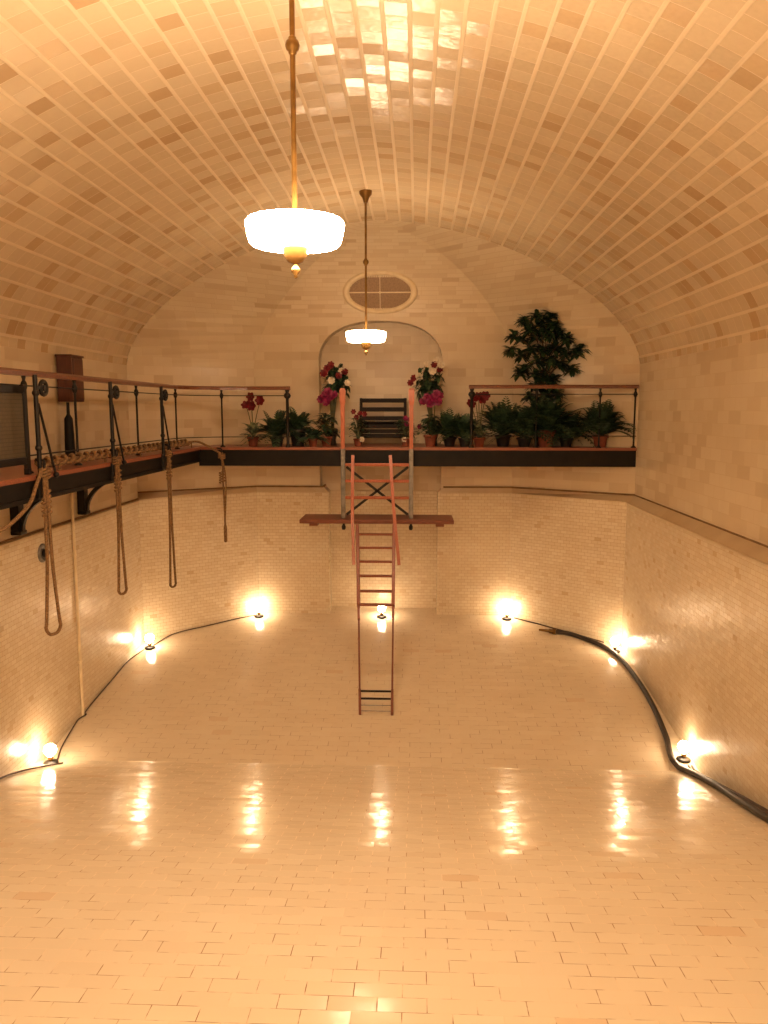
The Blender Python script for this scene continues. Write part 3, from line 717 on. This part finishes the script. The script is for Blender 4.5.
def fern(x, y, r, h, L, n, label, potm=None, w=.11, lift=1.0, group='ferns on the far platform', seed=1, name='potted_fern', zmin=.25, nl=11):
    R.seed(seed)
    t = thing(name, (x, y, DZ), label, 'fern', group)
    mb = MB(); pot(mb, x, y, r, h); soil(x, y, r, h, part(mb, 'pot', potm or M_terra, t))
    mb = MB()
    w *= 1.15
    for k in range(int(n*1.9)):
        a = k*2.39996
        el = zmin+(1.4-zmin)*R.random()**.7; q = L*1.6*R.uniform(.75, 1.2)
        yk = .55 if math.sin(a) > 0 else .62
        d = Vector((math.cos(a)*math.cos(el), math.sin(a)*math.cos(el)*yk, math.sin(el)*lift))
        frond(mb, (x+.02*math.cos(a), y+.02*math.sin(a), DZ+h*.88), d, q, R.uniform(.5, .95)*(1.15-.4*el), w, nl)
    part(mb, 'foliage', M_fern, t)
    return t
def blossom(mb, c, r, n=6, rings=2, face=Vector((0, -1, .25))):
    f = face.normalized(); c = Vector(c); sx = f.cross(Vector((0, 0, 1))).normalized(); sy = sx.cross(f)
    for g in range(rings):
        rr_ = r*(1-.33*g); tilt = .25+.45*g
        for k in range(n):
            a = 2*PI*(k+.5*g)/n; d = sx*math.cos(a)+sy*math.sin(a); e = -sx*math.sin(a)+sy*math.cos(a)
            tip = c+d*rr_*math.cos(tilt)+f*rr_*math.sin(tilt); m = c+d*rr_*.62*math.cos(tilt)+f*rr_*.5*math.sin(tilt)
            w = e*rr_*.42
            mb.face([c, m-w, tip-w*.35, tip+w*.35, m+w], smooth=True)
    mb.ball(c+f*r*.15, r*.2, 8, 5)
def bl(t, c, r, m, n=6, rings=3):
    mb = MB(); blossom(mb, c, r, n, rings, Vector((R.uniform(-.4, .4), -1, R.uniform(0, .6)))); return part(mb, 'blossom', m, t)

def amaryllis(x, y, r, h, flowers, label, leafm, potm, fm, nleaf=22, LL=.3, seed=3, fr=.085, name='flowering_plant', group=None):
    R.seed(seed)
    t = thing(name, (x, y, DZ), label, 'flowering plant', group)
    mb = MB(); pot(mb, x, y, r, h); soil(x, y, r, h, part(mb, 'pot', potm, t))
    mb = MB()
    for k in range(nleaf):
        a = k*2.39996; el = R.uniform(.35, 1.25); hz = R.uniform(.0, .22)
        leaf(mb, (x+.03*math.cos(a), y+.03*math.sin(a), DZ+h*.9+hz*.6), (math.cos(a)*math.cos(el), .6*math.sin(a)*math.cos(el), math.sin(el)), LL*R.uniform(.6, 1.1), LL*.30, .4)
    part(mb, 'leaves', leafm, t)
    mb = MB()
    for fx, fz in flowers: mb.tube(spline([(x, y, DZ+h*.9), (x+(fx-x)*.4, y, DZ+h+(fz-DZ-h)*.5), (fx, y-.02, fz)], 4), .007, 6)
    part(mb, 'stem', M_stem, t)
    for fx, fz in flowers: bl(t, (fx, y-.04+R.uniform(-.03, .03), fz), fr*R.uniform(.9, 1.1), fm)
    return t
FY0 = 13.3
amaryllis(-2.19, FY0, .10, .16, [(-2.29, 4.44), (-2.20, 4.58), (-2.05, 4.52), (-2.20, 4.43)], 'red flowering plant leftmost on the far platform', M_spot, M_terra, M_red, 30, .30, 4, .095)
fern(-1.78, FY0+.02, .12, .16, .42, 34, 'dark fern between the leftmost red flowers and the left rail end post', M_darkpot, .09, 1.05, seed=5)
fern(-1.42, FY0+.02, .15, .3, .34, 32, 'fern in a large dark pot beside the left rail end', M_darkpot, .085, 1.0, seed=6)
fern(-1.15, FY0-.08, .085, .14, .22, 20, 'small low fern in a terracotta pot left of the tall left bouquet', M_terra, .06, .8, seed=7)

def bouquet(x, y, whites, reds, mags, label, seed, potx=None, ctr=None, ph=.3):
    R.seed(seed)
    t = thing('flower_arrangement', (x, y, DZ), label, 'flower arrangement', 'tall flower arrangements flanking the alcove')
    mb = MB(); mb.lathe([(.09, 0), (.075, .02), (.06, .1), (.09, ph*.75), (.1, ph*.9), (.085, ph), (.075, ph*.96)], (x, y, DZ), 18); part(mb, 'vase', M_darkpot, t)
    mb = MB(); cx, cz = ctr
    for k in range(12):
        tx = cx+R.uniform(-.14, .14); tz = cz+R.uniform(-.12, .12)
        mb.tube(spline([(x+R.uniform(-.04, .04), y+R.uniform(-.03, .03), DZ+ph*.5), (x+(tx-x)*.4, y, DZ+ph+.25), (tx, y+R.uniform(-.08, .05), tz)], 4), .008, 6)
    part(mb, 'stem', M_stem, t)
    mb = MB()
    for k in range(240):
        a = R.uniform(0, 2*PI); el = R.uniform(-1.0, 1.2); b = Vector((cx+max(-.16, min(.16, R.gauss(0, .1))), y+R.uniform(-.06, .08), cz+max(-.24, min(.16, R.gauss(-.04, .12)))))
        leaf(mb, b, (math.cos(a)*math.cos(el), .6*math.sin(a)*math.cos(el)-.1, math.sin(el)), R.uniform(.1, .2), .07, .25)
    part(mb, 'foliage', M_leaf, t)
    for L_, m_, r_ in ((whites, M_white, .07), (reds, M_red, .072), (mags, M_mag, .085)):
        for fx, fz in L_: bl(t, (fx, y-.14+R.uniform(-.03, .04), fz), r_*R.uniform(.85, 1.1), m_, 7)
    return t
YB = 13.62
bouquet(-.86, YB, [(-.86, 4.86), (-.58, 4.82), (-.68, 5.02)], [(-.93, 5.07), (-.86, 5.12), (-.73, 4.94), (-.62, 5.0), (-.98, 4.98)], [(-.98, 4.60), (-.88, 4.57), (-.92, 4.66), (-1.04, 4.54), (-.81, 4.62), (-.94, 4.5)], 'tall bouquet of white, red and magenta flowers left of the bench', 11, ctr=(-.78, 4.9))
bouquet(.9, YB, [(.87, 5.02), (.64, 4.92), (.78, 5.14), (1.02, 5.12), (.95, 5.2)], [(.9, 5.12), (.55, 4.9), (.5, 4.82), (1.0, 5.04)], [(.78, 4.58), (.9, 4.56), (.98, 4.5), (.84, 4.48), (.72, 4.5), (.94, 4.63), (.98, 4.6)], 'tall bouquet of white, red and magenta flowers right of the bench', 12, ctr=(.82, 4.86))
R.seed(3)
def leafy(x, y, r, h, H, n, LL, label, seed, potm=None, whites=(), reds=(), magentas=(), leafm=None, group='small leafy plants on the far platform'):
    R.seed(seed)
    t = thing('leafy_plant', (x, y, DZ), label, 'plant', group)
    mb = MB(); pot(mb, x, y, r, h); soil(x, y, r, h, part(mb, 'pot', potm or M_terra, t))
    mb = MB(); ms = MB()
    for k in range(n*2):
        a = k*2.39996; hz = R.uniform(.1, 1)*H*1.25; rad = R.uniform(.03, .16)*(1.2-hz/H*.5)
        tip = clampv((x+rad*math.cos(a), y+rad*.7*math.sin(a), DZ+h+hz)); ms.tube([(x, y, DZ+h*.9), (x+rad*.4*math.cos(a), y, DZ+h+hz*.6), tip], .004, 4)
        for q in range(2): leaf(mb, tip, (math.cos(a+q*1.4), .6*math.sin(a+q*1.4)-.1, R.uniform(-.2, .6)), LL*R.uniform(.7, 1.1), LL*.45, .35)
    part(ms, 'stem', M_stem, t); part(mb, 'leaves', leafm or M_leaf, t)
    for L_, m_ in ((whites, M_white), (reds, M_red), (magentas, M_mag)):
        for fx, fz in L_: bl(t, (fx, y-.06, fz), .05, m_)
    return t
leafy(-.93, FY0, .1, .17, .3, 26, .15, 'leafy plant in a terracotta pot in front of the tall left bouquet', 21)
leafy(-.40, 13.45, .08, .13, .28, 18, .12, 'small plant with red flowers just right of the left orange hand post', 22, reds=[(-.47, 4.33), (-.36, 4.30), (-.28, 4.29), (-.42, 4.24)], whites=[(-.33, 3.86)])
leafy(.42, 13.42, .08, .13, .26, 18, .12, 'small plant with magenta flowers just left of the right orange hand post', 23, magentas=[(.42, 4.22), (.5, 4.2), (.44, 4.12)], whites=[(.4, 3.86), (.62, 3.86)])
leafy(.84, FY0, .11, .2, .26, 26, .15, 'leafy plant in a terracotta pot in front of the tall right bouquet', 24, magentas=[(.66, 4.08)])
fern(1.17, FY0+.1, .12, .16, .42, 40, 'dark fern right of the tall right bouquet', M_darkpot, .085, 1.1, seed=31, zmin=.5)
fern(1.42, FY0-.02, .11, .15, .38, 32, 'dark fern beside the left end post of the right railing', M_darkpot, .085, 1.1, seed=32, zmin=.5)
amaryllis(1.66, FY0-.08, .10, .16, [(1.51, 4.46), (1.64, 4.58), (1.75, 4.59), (1.70, 4.54), (1.58, 4.56)], 'red flowering plant with speckled leaves behind the right railing', M_spot, M_terra, M_red, 34, .28, 33, .085)
fern(2.08, FY0+.12, .14, .2, .55, 46, 'large drooping fern between the red flowers and the tall bush', M_darkpot, .11, 1.0, seed=34, zmin=.45)
fern(2.42, FY0-.02, .13, .16, .5, 40, 'spreading fern at the left foot of the tall bush', M_darkpot, .11, .95, seed=38, zmin=.4)
fern(2.78, FY0-.04, .16, .28, .58, 52, 'big spreading fern in a large terracotta pot below the tall bush', M_terra, .12, .95, seed=35, zmin=.35)
fern(3.12, FY0-.0, .12, .15, .42, 34, 'dark fern at the right foot of the tall bush', M_darkpot, .1, 1.0, seed=39, zmin=.4)
fern(3.66, 13.16, .13, .2, .52, 44, 'arching fern in a terracotta pot, rightmost on the far platform', M_terra, .11, 1.1, seed=36, zmin=.5)

# tall bush: whorls of long leaves on branching stems
R.seed(41)
tx, ty = 2.78, 13.72
t = thing('tall_bush', (tx, ty, DZ), 'tall dark evergreen bush rising above the right railing', 'bush')
mb = MB(); pot(mb, tx, ty, .17, .3); soil(tx, ty, .17, .3, part(mb, 'pot', M_darkpot, t))
tr = MB(); fo = MB()
tr.tube(spline([(tx, ty, DZ+.2), (tx-.03, ty, DZ+.8), (tx-.02, ty, DZ+1.3)], 4), .022, 8)
# whorl centres (x, z) with a radius each
W = [(2.42, 5.87), (2.63, 5.93), (2.86, 5.95), (2.5, 5.72), (2.72, 5.78), (2.9, 5.8), (2.25, 5.6), (2.42, 5.55), (2.62, 5.6), (2.84, 5.62), (3.03, 5.68), (3.12, 5.55), (2.2, 5.36), (2.35, 5.28), (2.55, 5.38), (2.75, 5.4), (2.95, 5.42), (3.1, 5.36), (3.36, 5.42), (3.3, 5.32), (2.62, 5.18), (2.85, 5.2), (2.45, 5.1), (2.36, 4.98), (3.05, 5.15), (3.24, 5.06), (2.62, 4.98), (2.8, 4.96), (2.95, 4.9), (2.62, 4.78), (2.78, 4.72), (2.92, 4.74), (2.55, 4.6), (2.82, 4.55), (2.68, 4.5), (2.98, 4.62)]
for i, (wx, wz) in enumerate(W):
    wy = ty+R.uniform(-.22, .08)-.05; tip = clampv((wx, wy, wz))
    tr.tube(spline([(tx, ty, min(DZ+.6+.5*(wz-DZ-.6), wz-.08)), ((tx+wx)/2, (ty+wy)/2, wz-.16), tip-Vector((0, 0, .02))], 4), .007, 5)
    for k in range(34):
        a = k*2.39996+R.random(); el = R.uniform(-.55, .75)
        leaf(fo, tip+Vector((0, 0, R.uniform(-.05, .03))), (math.cos(a)*math.cos(el), .7*math.sin(a)*math.cos(el), math.sin(el)), R.uniform(.13, .21), .08, .25)
part(tr, 'trunk', M_bark, t); part(fo, 'foliage', M_leaf, t)

# ------------------------------------------------------------------ camera and view
F = 780.0
cam = bpy.data.cameras.new('camera'); co = bpy.data.objects.new('camera', cam); COL.objects.link(co)
cam.sensor_fit = 'VERTICAL'; cam.sensor_height = 36; cam.sensor_width = 27; cam.lens = F*36/1024
cam.clip_start = .05; cam.clip_end = 100
co.location = (.595, 0, 4.36)
co.rotation_euler = (PI/2-math.radians(7.450249), 0, math.radians(2.329468))
scene.camera = co
w = bpy.data.worlds.new('world'); scene.world = w; w.use_nodes = True
w.node_tree.nodes['Background'].inputs[0].default_value = (0, 0, 0, 1)
vs = scene.view_settings
vs.view_transform = 'Standard'; vs.look = 'None'; vs.gamma = 1; vs.use_curve_mapping = False; vs.exposure = 0.52
scene.cycles.max_bounces = 14; scene.cycles.diffuse_bounces = 10; scene.cycles.glossy_bounces = 4
